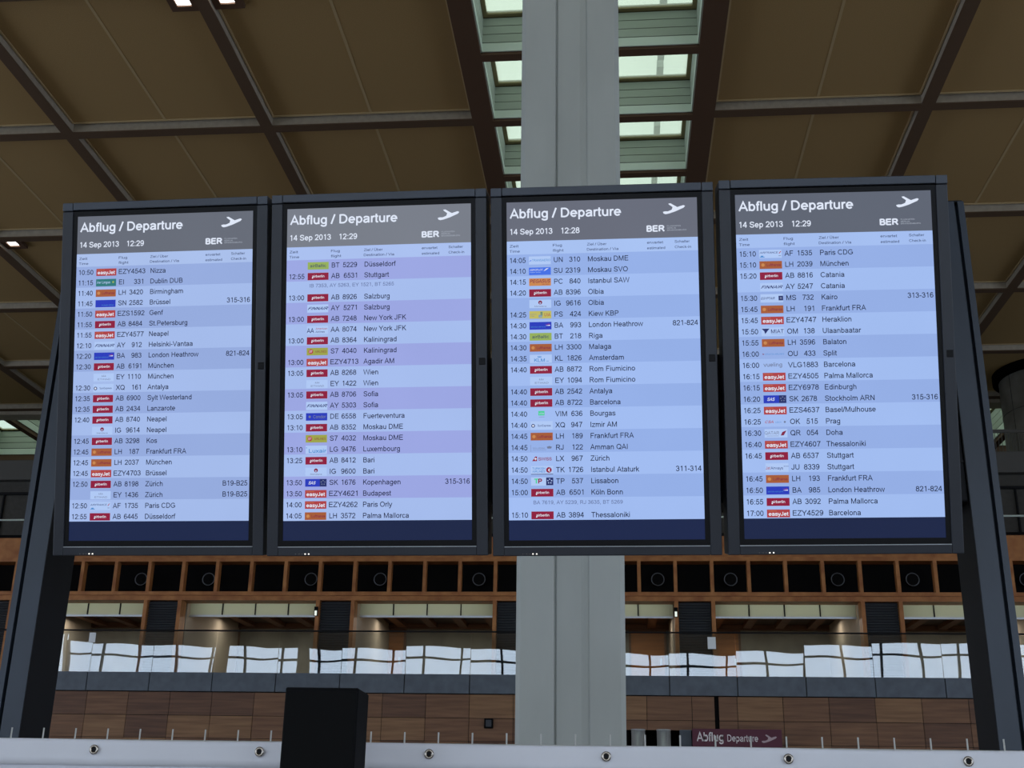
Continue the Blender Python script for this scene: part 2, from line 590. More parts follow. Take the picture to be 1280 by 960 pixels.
# air nozzles in the bays beside each louvre
nz = {1: 'left of the louvre below the first screen', 3: 'right of the louvre below the first screen', 6: 'left of the louvre below the second screen',
      8: 'right of the louvre below the second screen', 11: 'left of the grey column', 16: 'right of the grey column',
      18: 'below the gap between third and fourth screens', 21: 'left of the louvre below the fourth screen',
      23: 'right of the louvre below the fourth screen', 26: 'beyond the right gantry leg'}
nzp = None
for k in nz:
    if nzp is None:
        t = empty('air_nozzle', (0, 0, 0), '', 'air nozzle', 'round air nozzles in the gallery bays')
        MB().torus((0, 0, 0), .165, .012, axis='Y').build('ring', M['ring'], t)
        MB().cyl((0, .14, 0), .155, .28, axis='Y', seg=32).cyl((0, -.01, 0), .06, .03, axis='Y', seg=20).build('barrel', M['baydark'], t)
        nzp = t
    else:
        t = copy_tree(nzp)
    t.location = (post(k) + PS * (.70 if k < 10 else .52 if k < 20 else .42), YL + .2, 7.40)
    t['label'] = 'round air nozzle in a dark wooden bay, ' + nz[k]

# rooms behind the openings
rm = MB()
rm.box(LX0, LX1, 36.6, 36.8, Z_FLOOR, 8.5, 0)
for k in louv:
    rm.box(post(k) + .0, post(k + 1) - .0, YL + .6, 36.6, Z_FLOOR, 8.5, 1)
rm.box(LX0, LX1, 32.2, 36.6, 6.95, 7.03, 2)
for k in range(KA, KB):
    rm.box(post(k) + .3, post(k) + .55, 32.2, 36.6, 6.83, 6.95, 3)
rm.box(LX0, LX1, 36.4, 36.6, 6.80, 6.95, 3)
struct(rm.build('wall_gallery' if False else 'wall_inner', [M['conc'], M['cream'], M['roomceil'], M['wood2']]))

# clerestory glass strip over each opening, with a pale beam below and lamps above
lampp = None
li = 0
for k in louv:
    x0, x1 = post(k + 1) + .06, post(k + 5) - .06
    if k + 5 > KB:
        continue
    n_win += 1
    b = MB()
    b.box(x0, x1, 31.86, 31.96, 6.45, 6.50, 0)
    for j in range(1, 4):
        xm = x0 + (x1 - x0) * j / 4
        b.box(xm - .015, xm + .015, 31.87, 31.93, 6.5, 6.95, 1)
    b.box(x0, x1, 31.86, 31.96, 6.93, 6.99, 0)
    o = struct(b.build('window_%d' % n_win, [M['edge'], M['bezel']]))
    MB().box(x0, x1, 31.9, 31.915, 6.5, 6.93).build('pane', M['opal'], o)
vis = {2: 'first opening, below the first screens', 7: 'second opening, below the second screen', 12: 'opening behind the grey column', 17: 'opening right of the grey column', 22: 'opening at the right gantry leg', -3: 'opening at the left gantry leg'}
ordn = ['leftmost', 'second', 'third', 'rightmost']
for k in vis:
    for j in range(4):
        xm = post(k + 1) + PS * (j + .5)
        if lampp is None:
            t = empty('strip_light', (0, 0, 0), '', 'light', 'strip lights inside the gallery openings')
            MB().box(-.22, .22, -.03, .03, 0, .04).build('housing', M['edge'], t)
            MB().box(-.2, .2, -.025, .025, -.012, 0).build('diffuser', M['lampwarm'], t)
            lampp = t
        else:
            t = copy_tree(lampp)
        t.location = (xm, 32.5, 6.79)
        t['label'] = '%s warm strip light in the %s' % (ordn[j], vis[k])
    xa = (post(k + 1) + post(k + 5)) / 2
    ld = bpy.data.lights.new('room_lamp', 'AREA')
    ld.shape = 'RECTANGLE'
    ld.size, ld.size_y = 3.4, .3
    ld.energy = 50
    ld.color = (1, .91, .76)
    lo = bpy.data.objects.new('room_lamp', ld)
    lo.location = (xa, 34.6, 6.80)
    col.objects.link(lo)
    ld2 = bpy.data.lights.new('cove_lamp', 'AREA')
    ld2.shape = 'RECTANGLE'
    ld2.size, ld2.size_y = 3.4, .25
    ld2.energy = 6
    ld2.color = (1, .97, .84)
    lo = bpy.data.objects.new('cove_lamp', ld2)
    lo.location = (xa, 32.4, 6.73)
    lo.rotation_euler = (math.radians(-90), 0, 0)
    col.objects.link(lo)

# doors in the back wall of the gallery rooms, each with a warm lamp over it
for i, (px, w_) in enumerate(((-12.35, .9), (-7.15, 1.05), (.85, 1.0), (3.1, .95))):
    o = struct(MB().box(px - w_ / 2, px + w_ / 2, 36.52, 36.6, Z_FLOOR, 6.75, 0).box(px - w_ / 2 - .06, px - w_ / 2, 36.48, 36.6, Z_FLOOR, 6.8, 1)
               .box(px + w_ / 2, px + w_ / 2 + .06, 36.48, 36.6, Z_FLOOR, 6.8, 1).box(px - w_ / 2, px + w_ / 2, 36.48, 36.6, 6.75, 6.8, 1).build('door_%d' % (i + 1), [M['door'], M['wood2']]))
    MB().box(px + w_ / 2 - .14, px + w_ / 2 - .08, 36.47, 36.52, 5.75, 5.95).build('handle', M['inox'], o)

# ------------------------------------------------------------------ glass balustrade on the slab edge
tops = {-1: 797, 0: 803, 1: 806, 2: 807, 3: 811, 4: 810, 5: 805, 6: 811, 7: 812, 8: 818, 9: 818, 10: 812, 11: 798, 12: 793, 13: 793, 14: 795}
bl = {-1: 'leftmost pane, beyond the left gantry leg', 0: 'pane below the left part of the first screen', 1: 'pane below the middle of the first screen',
      2: 'pane below the right part of the first screen', 3: 'pane just above the black box', 4: 'pane below the middle of the second screen',
      5: 'pane below the right part of the second screen', 6: 'pane touching the left side of the grey column', 7: 'pane behind the grey column',
      8: 'pane touching the right side of the grey column', 9: 'pane with a white sheet, above the maroon sign', 10: 'pane below the left part of the fourth screen',
      11: 'pane below the middle of the fourth screen', 12: 'pane below the right part of the fourth screen', 13: 'pane crossed by the right gantry leg', 14: 'rightmost pane, beyond the right gantry leg'}
for k in range(-1, 15):
    xa = -13.62 + 1.648 * k
    tilt = -(808 - tops.get(k, 806)) * .00032
    b = MB().box(.006, 1.642, -.008, .008, 0, 1.02)
    o = b.build('glass_pane', M['balglass'], None, (xa, YS + .06, Z_FLOOR - .01))
    o.rotation_euler = (-tilt, 0, random.uniform(-.002, .002))
    tag(o, 'clear balustrade glass, ' + bl[k], 'glass pane', 'glass panes of the gallery balustrade')
hr = MB().box(LX0, LX1, YS + .02, YS + .1, 5.80, 5.835, 0, bev=.006).build('handrail', M['bezel'])
tag(hr, 'thin dark handrail along the top of the glass balustrade', 'handrail')

# sheets of paper on the glass, wall box, lamps
for (px, pz, pw, ph, lab) in ((-13.65, 5.5, .17, .25, 'white paper sheet on the glass by the left gantry leg'), (2.28, 5.42, .2, .29, 'white paper sheet on the glass right of the grey column')):
    tag(MB().box(px - pw / 2, px + pw / 2, YS + .03, YS + .045, pz, pz + ph).build('paper_sheet', M['paper']), lab, 'paper')
o = MB().box(-3.34, -3.12, YS - .07, YS, 3.46, 3.70, 0, bev=.01).box(-3.30, -3.16, YS - .076, YS - .07, 3.50, 3.66, 1).build('wall_box', [M['blackside'], M['slate']])
tag(o, 'small dark square box fixed to the wooden panels', 'wall box')
for (k, lab) in ((7, 'small white lamp on the wooden post below the second screen'), (17, 'small white lamp on the wooden post right of the grey column')):
    t = empty('wall_lamp', (post(k) - .02, YL, 6.45), lab, 'lamp', 'small lamps on the gallery posts')
    MB().box(-.05, .05, -.06, 0, -.08, .17, 0, bev=.01).build('housing', M['blackside'], t)
    MB().box(-.03, .03, -.075, -.06, -.07, .06, 0, bev=.004).build('lens', glow('small_lamp', (235, 245, 235), 1.0), t)

# recess with two steel cylinders and a grey pier
for px, lab in ((.42, 'polished steel cylinder nearest the grey column'), (1.03, 'polished steel cylinder beside the maroon sign')):
    o = MB().cyl((px, YS - .22, 1.72), .165, 3.44, seg=32).cyl((px, YS - .22, 3.455), .172, .03, seg=32).build('steel_cylinder', M['inox'])
    tag(o, lab, 'post', 'steel cylinders by the wood wall')
struct(MB().box(1.42, 1.70, YS - .06, YS + .1, 0, 3.48, 0, bev=.01).build('trim_600', M['slab']))
trim_slot = struct(MB().box(2.275, 2.395, YS + .025, YS + .05, 3.4, 4.26).build('trim_601', M['baydark']))


# ------------------------------------------------------------------ text
# a plain sans-serif drawn as strokes (units: cap height 716)
def _el(cx, cy, rx, ry, a0=0, a1=360, n=None):
    n = n or max(6, int(abs(a1 - a0) / 18))
    return [(cx + rx * math.cos(math.radians(a0 + (a1 - a0) * i / n)), cy + ry * math.sin(math.radians(a0 + (a1 - a0) * i / n))) for i in range(n + 1)]


def _sm(p, n=4):
    """a smooth curve through points"""
    out = []
    for i in range(len(p) - 1):
        a, b, c, d = p[max(i - 1, 0)], p[i], p[i + 1], p[min(i + 2, len(p) - 1)]
        for k in range(n):
            t = k / n
            out.append(tuple(.5 * (2 * b[j] + (c[j] - a[j]) * t + (2 * a[j] - 5 * b[j] + 4 * c[j] - d[j]) * t * t + (3 * b[j] - a[j] - 3 * c[j] + d[j]) * t ** 3) for j in (0, 1)))
    return out + [p[-1]]


_six = _sm([(455, 560), (400, 645), (290, 671), (165, 605), (95, 440), (85, 280), (110, 150), (180, 70), (285, 45), (420, 105), (468, 230), (420, 365), (295, 425), (170, 375), (100, 250)], 3)
_s5 = [(570, 520), (500, 636), (330, 671), (165, 630), (112, 525), (170, 425), (330, 368), (500, 312), (572, 200), (510, 88), (335, 45), (160, 88), (80, 215)]
_s4 = [(415, 372), (370, 452), (245, 474), (115, 440), (82, 370), (130, 308), (250, 268), (390, 225), (430, 145), (380, 65), (245, 45), (110, 75), (58, 160)]
GLY = {
    'A': (667, [[(45, 0), (333, 690), (622, 0)], [(140, 235), (527, 235)]]),
    'B': (667, [[(125, 0), (125, 716)], [(125, 671), (360, 671)] + _el(360, 525, 170, 146, 90, -90)[1:] + [(125, 379)], [(125, 379), (390, 379)] + _el(390, 212, 185, 167, 90, -90)[1:] + [(125, 45)]]),
    'C': (722, [_el(385, 358, 300, 313, 38, 322)]),
    'D': (722, [[(125, 0), (125, 716)], [(125, 671), (330, 671)] + _el(330, 358, 290, 313, 90, -90)[1:] + [(125, 45)]]),
    'E': (667, [[(125, 0), (125, 716)], [(125, 671), (605, 671)], [(125, 380), (575, 380)], [(125, 45), (615, 45)]]),
    'F': (611, [[(125, 0), (125, 716)], [(125, 671), (575, 671)], [(125, 365), (510, 365)]]),
    'G': (778, [_el(395, 358, 310, 313, 38, 318) + [(668, 150), (668, 330), (410, 330)]]),
    'H': (722, [[(125, 0), (125, 716)], [(597, 0), (597, 716)], [(125, 380), (597, 380)]]),
    'I': (278, [[(139, 0), (139, 716)]]),
    'J': (500, [[(380, 716), (380, 210)] + _el(210, 210, 170, 165, 0, -180)[1:]]),
    'K': (667, [[(125, 0), (125, 716)], [(590, 716), (125, 265)], [(290, 430), (625, 0)]]),
    'L': (556, [[(120, 0), (120, 716)], [(120, 45), (530, 45)]]),
    'M': (833, [[(120, 0), (120, 716)], [(712, 0), (712, 716)], [(135, 700), (416, 40), (697, 700)]]),
    'N': (722, [[(125, 0), (125, 716)], [(597, 0), (597, 716)], [(130, 690), (592, 26)]]),
    'O': (778, [_el(389, 358, 305, 313)]),
    'P': (667, [[(125, 0), (125, 716)], [(125, 671), (390, 671)] + _el(390, 508, 185, 163, 90, -90)[1:] + [(125, 345)]]),
    'Q': (778, [_el(389, 358, 305, 313), [(460, 190), (700, -10)]]),
    'R': (722, [[(125, 0), (125, 716)], [(125, 671), (400, 671)] + _el(400, 512, 185, 159, 90, -90)[1:] + [(125, 353)], [(390, 350), (650, 0)]]),
    'S': (667, [_sm(_s5)]),
    'T': (611, [[(305, 0), (305, 671)], [(22, 671), (589, 671)]]),
    'U': (722, [[(125, 716), (125, 270)] + _el(361, 270, 236, 225, 180, 360)[1:] + [(597, 716)]]),
    'V': (667, [[(45, 716), (333, 30), (622, 716)]]),
    'W': (944, [[(45, 716), (232, 30), (472, 690), (712, 30), (899, 716)]]),
    'X': (667, [[(45, 0), (610, 716)], [(57, 716), (622, 0)]]),
    'Y': (667, [[(40, 716), (333, 310), (627, 716)], [(333, 310), (333, 0)]]),
    'Z': (611, [[(55, 671), (535, 671), (60, 45), (575, 45)]]),
    '0': (556, [_el(278, 358, 195, 313)]), '1': (556, [[(150, 555), (325, 690)], [(325, 716), (325, 0)]]),
    '2': (556, [_sm([(85, 500), (125, 620), (275, 671), (435, 610), (458, 480), (380, 345), (210, 190), (80, 45)]) + [(510, 45)]]),
    '3': (556, [_sm([(80, 540), (150, 645), (275, 671), (405, 620), (430, 520), (375, 412), (230, 378)]), _sm([(230, 378), (400, 345), (465, 215), (400, 90), (265, 45), (130, 85), (65, 200)])]),
    '4': (556, [[(385, 0), (385, 716)], [(375, 690), (60, 215), (525, 215)]]),
    '5': (556, [[(480, 671), (170, 671), (118, 345)] + _sm([(118, 345), (195, 420), (290, 438), (425, 375), (470, 240), (420, 100), (270, 45), (130, 80), (65, 190)])]),
    '6': (556, [_six]), '9': (556, [[(556 - x, 716 - y) for x, y in _six]]), '7': (556, [[(50, 671), (490, 671), (320, 380), (220, 0)]]),
    '8': (556, [_el(278, 530, 168, 141), _el(278, 217, 205, 172)]),
    'a': (556, [_sm([(78, 365), (150, 455), (280, 474), (415, 430), (440, 330), (440, 120), (470, 0)]), _sm([(440, 292), (210, 262), (85, 150), (130, 62), (230, 42), (370, 90), (440, 200)])]),
    'b': (556, [[(110, 0), (110, 716)], _el(285, 260, 180, 217)]), 'c': (500, [_el(275, 260, 200, 215, 40, 320)]),
    'd': (556, [[(446, 0), (446, 716)], _el(271, 260, 180, 217)]), 'e': (556, [[(80, 262), (476, 262)] + _el(278, 260, 198, 215, 5, 320)]),
    'f': (278, [[(125, 0), (125, 560)] + _sm([(125, 560), (150, 650), (215, 676), (290, 670)]), [(20, 480), (255, 480)]]),
    'g': (556, [_el(271, 262, 180, 212), [(446, 519), (446, -10)] + _sm([(446, -10), (415, -125), (270, -168), (130, -130), (85, -60)])]),
    'h': (556, [[(110, 0), (110, 716)], _el(278, 300, 168, 174, 180, 0) + [(446, 0)]]), 'i': (222, [[(111, 0), (111, 519)], [(111, 620), (111, 716)]]),
    'j': (222, [[(111, 519), (111, -100), (80, -160), (10, -165)], [(111, 620), (111, 716)]]), 'k': (500, [[(110, 0), (110, 716)], [(430, 519), (110, 200)], [(230, 310), (470, 0)]]),
    'l': (222, [[(111, 0), (111, 716)]]), 'm': (833, [[(110, 0), (110, 519)], _el(263, 320, 153, 154, 180, 0) + [(416, 0)], _el(569, 320, 153, 154, 180, 0) + [(722, 0)]]),
    'n': (556, [[(110, 0), (110, 519)], _el(278, 300, 168, 174, 180, 0) + [(446, 0)]]), 'o': (556, [_el(278, 260, 200, 215)]),
    'p': (556, [[(110, 519), (110, -200)], _el(285, 260, 180, 217)]), 'q': (556, [[(446, 519), (446, -200)], _el(271, 260, 180, 217)]),
    'r': (333, [[(110, 0), (110, 519)], _sm([(110, 300), (165, 430), (250, 474), (335, 455)])]), 's': (500, [_sm(_s4)]),
    't': (278, [[(125, 670), (125, 120)] + _sm([(125, 120), (145, 55), (200, 42), (262, 48)]), [(20, 480), (258, 480)]]),
    'u': (556, [[(110, 519), (110, 215)] + _el(278, 215, 168, 172, 180, 360)[1:], [(446, 519), (446, 0)]]),
    'v': (500, [[(35, 519), (250, 25), (465, 519)]]), 'w': (722, [[(30, 519), (195, 25), (361, 490), (527, 25), (692, 519)]]), 'x': (500, [[(40, 519), (460, 0)], [(40, 0), (460, 519)]]),
    'y': (500, [[(35, 519), (255, 15)], [(465, 519), (250, 0)] + _sm([(250, 0), (195, -130), (120, -168), (40, -160)])]), 'z': (500, [[(40, 474), (440, 474), (45, 45), (460, 45)]]),
    '-': (333, [[(35, 260), (298, 260)]]), '/': (278, [[(5, -20), (273, 736)]]), ':': (278, [[(139, 0), (139, 100)], [(139, 419), (139, 519)]]), '.': (278, [[(139, 0), (139, 100)]]),
    ',': (278, [[(145, 100), (140, 0), (110, -110)]]), ' ': (278, []),
}
for _u, _b, _x in (('ü', 'u', 278), ('ö', 'o', 278), ('ä', 'a', 278)):
    GLY[_u] = (GLY[_b][0], GLY[_b][1] + [[(_x - 105, 610), (_x - 105, 706)], [(_x + 105, 610), (_x + 105, 706)]])
GLY['Ü'] = (GLY['U'][0], GLY['U'][1] + [[(250, 790), (250, 880)], [(472, 790), (472, 880)]])


def stroke_text(s, weight=1.0):
    """-> (list of quads in cap units, left, right)"""
    hw = 46 * weight
    quads, x = [], 0
    for ch in s:
        adv, strokes = GLY[ch]
        for pl in strokes:
            p = [(a + x, b) for i, (a, b) in enumerate(pl) if i == 0 or (a, b) != pl[i - 1]]
            closed = math.dist(p[0], p[-1]) < 1 and len(p) > 3
            L = []
            n = len(p)
            for i in range(n):
                pa = p[i - 1] if i else (p[-2] if closed else None)
                pb = p[i + 1] if i < n - 1 else (p[1] if closed else None)
                d1 = None if pa is None else Vector((p[i][0] - pa[0], p[i][1] - pa[1])).normalized()
                d2 = None if pb is None else Vector((pb[0] - p[i][0], pb[1] - p[i][1])).normalized()
                d1 = d1 if d1 is not None else d2
                d2 = d2 if d2 is not None else d1
                n1, n2 = Vector((-d1.y, d1.x)), Vector((-d2.y, d2.x))
                m = (n1 + n2)
                m = m.normalized() if m.length > .2 else n1
                k = hw / max(.5, m.dot(n1))
                L.append(((p[i][0] + m.x * k, p[i][1] + m.y * k), (p[i][0] - m.x * k, p[i][1] - m.y * k)))
            for i in range(n - 1):
                quads.append((L[i][0], L[i][1], L[i + 1][1], L[i + 1][0]))
        x += adv
    if not quads:
        return quads, 0, x
    xs_ = [v[0] for q in quads for v in q]
    return quads, min(xs_), max(xs_)


class TextBatch:
    def add(self, s, x, y, z, size, mi, target, xs=1.0, shear=0, off=0, al='LEFT', fit=None, swap=False):
        wt = 1 + min(1.0, off / .0006 * .5)
        quads, l, r = stroke_text(s, wt)
        k = size * .73 / 716
        kx = fit / (r - l) if fit else k * xs
        x0 = x - r * kx if al == 'RIGHT' else x - (l * kx if fit else 0)
        for q in quads:
            pts = [(x0 + (a + shear * b) * kx, y + b * k) for a, b in q]
            if swap:
                target.poly([(a, y_, b) for (a, b), y_ in zip([(p[0], z + p[1] - y) for p in pts], [y] * 4)], mi)
            else:
                target.poly([(a, b, z) for a, b in pts], mi)


PLANE_BODY = [(0, .22), (.03, .07), (.12, 0), (.28, .06), (.56, .24), (.93, .56), (1.0, .72), (.93, .80), (.78, .72), (.52, .54), (.33, .34), (.22, .26), (.10, .27)]
PLANE_WING = [(.40, .42), (.66, .63), (.58, .72), (.35, 1.0), (.25, .97), (.28, .88), (.44, .64)]


def plane_icon(b, x, y, z, w, h, mi, swap=False):
    for poly in (PLANE_BODY, PLANE_WING):
        if swap:
            b.poly([(x + u * w, y, z + v * h) for u, v in poly], mi)
        else:
            b.poly([(x + u * w, y + v * h, z) for u, v in poly], mi)


# ------------------------------------------------------------------ departure screens
DW, DH = .573, 1.0185
MB_ = .0456               # frame below the display
SCR = [(-1.403, 3.324, 1.249, -.025, .251, -.005), (-.718, 3.300, 1.243, -.010, .240, .0), (-.035, 3.298, 1.242, .008, .246, .005), (.650, 3.299, 1.245, .029, .250, .011)]
SLAB = ['leftmost departure screen on the gantry, listing flights from 10:50 to 12:55', 'second departure screen from the left, with lilac rows from 12:55 to 14:05',
        'third departure screen from the left, its clock showing 12:28', 'rightmost departure screen on the gantry, listing flights from 15:10 to 17:00']
CLOCK = ['12:29', '12:29', '12:28', '12:29']
ROWS = [
    ['10:50|ez|EZY4543|Nizza', '11:15|ei|EI  331|Dublin DUB', '11:40|lh|LH 3420|Birmingham', '11:45|sn|SN 2582|Brüssel|315-316', '11:50|ez|EZS1592|Genf', '11:55|ab|AB 8484|St.Petersburg',
     '11:55|ez|EZY4577|Neapel', '12:10|ay|AY  912|Helsinki-Vantaa', '12:20|ba|BA  983|London Heathrow|821-824', '12:30|ab|AB 6191|München', '|ey|EY 1110|München', '12:30|xq|XQ  161|Antalya',
     '12:35|ab|AB 6900|Sylt Westerland', '12:35|ab|AB 2434|Lanzarote', '12:40|ab|AB 8740|Neapel', '|ig|IG 9614|Neapel', '12:45|ab|AB 3298|Kos', '12:45|lh|LH  187|Frankfurt FRA',
     '12:45|lh|LH 2037|München', '12:45|ez|EZY4703|Brüssel', '12:50|ab|AB 8198|Zürich|B19-B25', '|ey|EY 1436|Zürich|B19-B25', '12:50|af|AF 1735|Paris CDG', '12:55|ab|AB 6445|Düsseldorf'],
    ['|bt|BT 5229|Düsseldorf', '12:55|ab|AB 6531|Stuttgart', '#IB 7353, AY 5263, EY 1521, BT 5265', '13:00|ab|AB 8926|Salzburg', '|ay|AY 5271|Salzburg', '13:00|ab|AB 7248|New York JFK',
     '|aa|AA 8074|New York JFK', '13:00|ab|AB 8364|Kaliningrad', '|s7|S7 4040|Kaliningrad', '13:00|ez|EZY4713|Agadir AM', '13:05|ab|AB 8268|Wien', '|ey|EY 1422|Wien',
     '13:05|ab|AB 8706|Sofia', '|ay|AY 5303|Sofia', '13:05|de|DE 6558|Fuerteventura', '13:10|ab|AB 8352|Moskau DME', '|s7|S7 4032|Moskau DME', '13:10|lg|LG 9476|Luxembourg',
     '13:25|ab|AB 8412|Bari', '|ig|IG 9600|Bari', '13:50|sk|SK 1676|Kopenhagen|315-316', '13:50|ez|EZY4621|Budapest', '14:00|ez|EZY4262|Paris Orly', '14:05|lh|LH 3572|Palma Mallorca'],
    ['14:05|un|UN  310|Moskau DME', '14:10|su|SU 2319|Moskau SVO', '14:15|pc|PC  840|Istanbul SAW', '14:20|ab|AB 8396|Olbia', '|ig|IG 9616|Olbia', '14:25|ps|PS  424|Kiew KBP',
     '14:30|ba|BA  993|London Heathrow|821-824', '14:30|bt|BT  218|Riga', '14:30|lh|LH 3300|Malaga', '14:35|kl|KL 1826|Amsterdam', '14:40|ab|AB 8872|Rom Fiumicino', '|ey|EY 1094|Rom Fiumicino',
     '14:40|ab|AB 2542|Antalya', '14:40|ab|AB 8722|Barcelona', '14:40|vm|VIM 636|Bourgas', '14:40|xq|XQ  947|Izmir AM', '14:45|lh|LH  189|Frankfurt FRA', '14:45|rj|RJ  122|Amman QAI',
     '14:50|lx|LX  967|Zürich', '14:50|tk|TK 1726|Istanbul Ataturk|311-314', '14:50|tp|TP  537|Lissabon', '15:00|ab|AB 6501|Köln Bonn', '#BA 7619, AY 5239, RJ 3635, BT 5269', '15:10|ab|AB 3894|Thessaloniki'],
    ['15:10|af|AF 1535|Paris CDG', '15:10|lh|LH 2039|München', '15:20|ab|AB 8816|Catania', '|ay|AY 5247|Catania', '15:30|ms|MS  732|Kairo|313-316', '15:45|lh|LH  191|Frankfurt FRA',
     '15:45|ez|EZY4747|Heraklion', '15:50|om|OM  138|Ulaanbaatar', '15:55|lh|LH 3596|Balaton', '16:00|ou|OU  433|Split', '16:00|vy|VLG1883|Barcelona', '16:15|ez|EZY4505|Palma Mallorca',
     '16:15|ez|EZY6978|Edinburgh', '16:20|sk|SK 2678|Stockholm ARN|315-316', '16:25|ez|EZS4637|Basel/Mulhouse', '16:25|ok|OK  515|Prag', '16:30|qr|QR  054|Doha', '16:40|ez|EZY4607|Thessaloniki',
     '16:45|ab|AB 6537|Stuttgart', '|ju|JU 8339|Stuttgart', '16:45|lh|LH  193|Frankfurt FRA', '16:50|ba|BA  985|London Heathrow|821-824', '16:55|ab|AB 3092|Palma Mallorca', '17:00|ez|EZY4529|Barcelona']]
# logo colours
LC = ['red', 'crimson', 'orange', 'blue', 'teal', 'white', 'navy', 'green', 'ochre', 'pale', 'sky', 'grey', 'midblue', 'bordeaux', 'yellow', 'mint', 'amber', 'cell']
LRGB = [(172, 62, 66), (140, 22, 58), (164, 90, 52), (38, 56, 186), (44, 118, 120), (226, 232, 246), (34, 44, 104), (148, 174, 88), (156, 162, 70), (178, 202, 242), (76, 138, 204), (112, 122, 152), (66, 110, 228), (128, 34, 66), (190, 184, 96), (76, 206, 150), (200, 134, 78), (174, 199, 243)]
LI = {n: i for i, n in enumerate(LC)}
LM = [glow('logo_' + n, c) for n, c in zip(LC, LRGB)]
THEME = [dict(hdr=(100, 105, 117), light=(163, 186, 234), dark=(148, 170, 221), head=(168, 190, 234), strip=(22, 34, 70), text=(24, 31, 62)),
         dict(hdr=(118, 123, 134), light=(164, 187, 236), dark=(154, 165, 225), head=(168, 190, 238), strip=(22, 33, 68), text=(26, 31, 64)),
         dict(hdr=(101, 105, 119), light=(160, 187, 240), dark=(147, 174, 230), head=(166, 192, 240), strip=(22, 34, 72), text=(23, 33, 62)),
         dict(hdr=(92, 98, 112), light=(160, 187, 239), dark=(147, 173, 228), head=(162, 188, 238), strip=(22, 33, 68), text=(23, 33, 62))]
M['hdrtext'] = glow('screen_white', (222, 230, 246))
M['headtext'] = glow('screen_heading', (58, 70, 108))
M['codetext'] = glow('screen_codeshare', (92, 106, 150))
V0, PITCHV = .1587, .03264


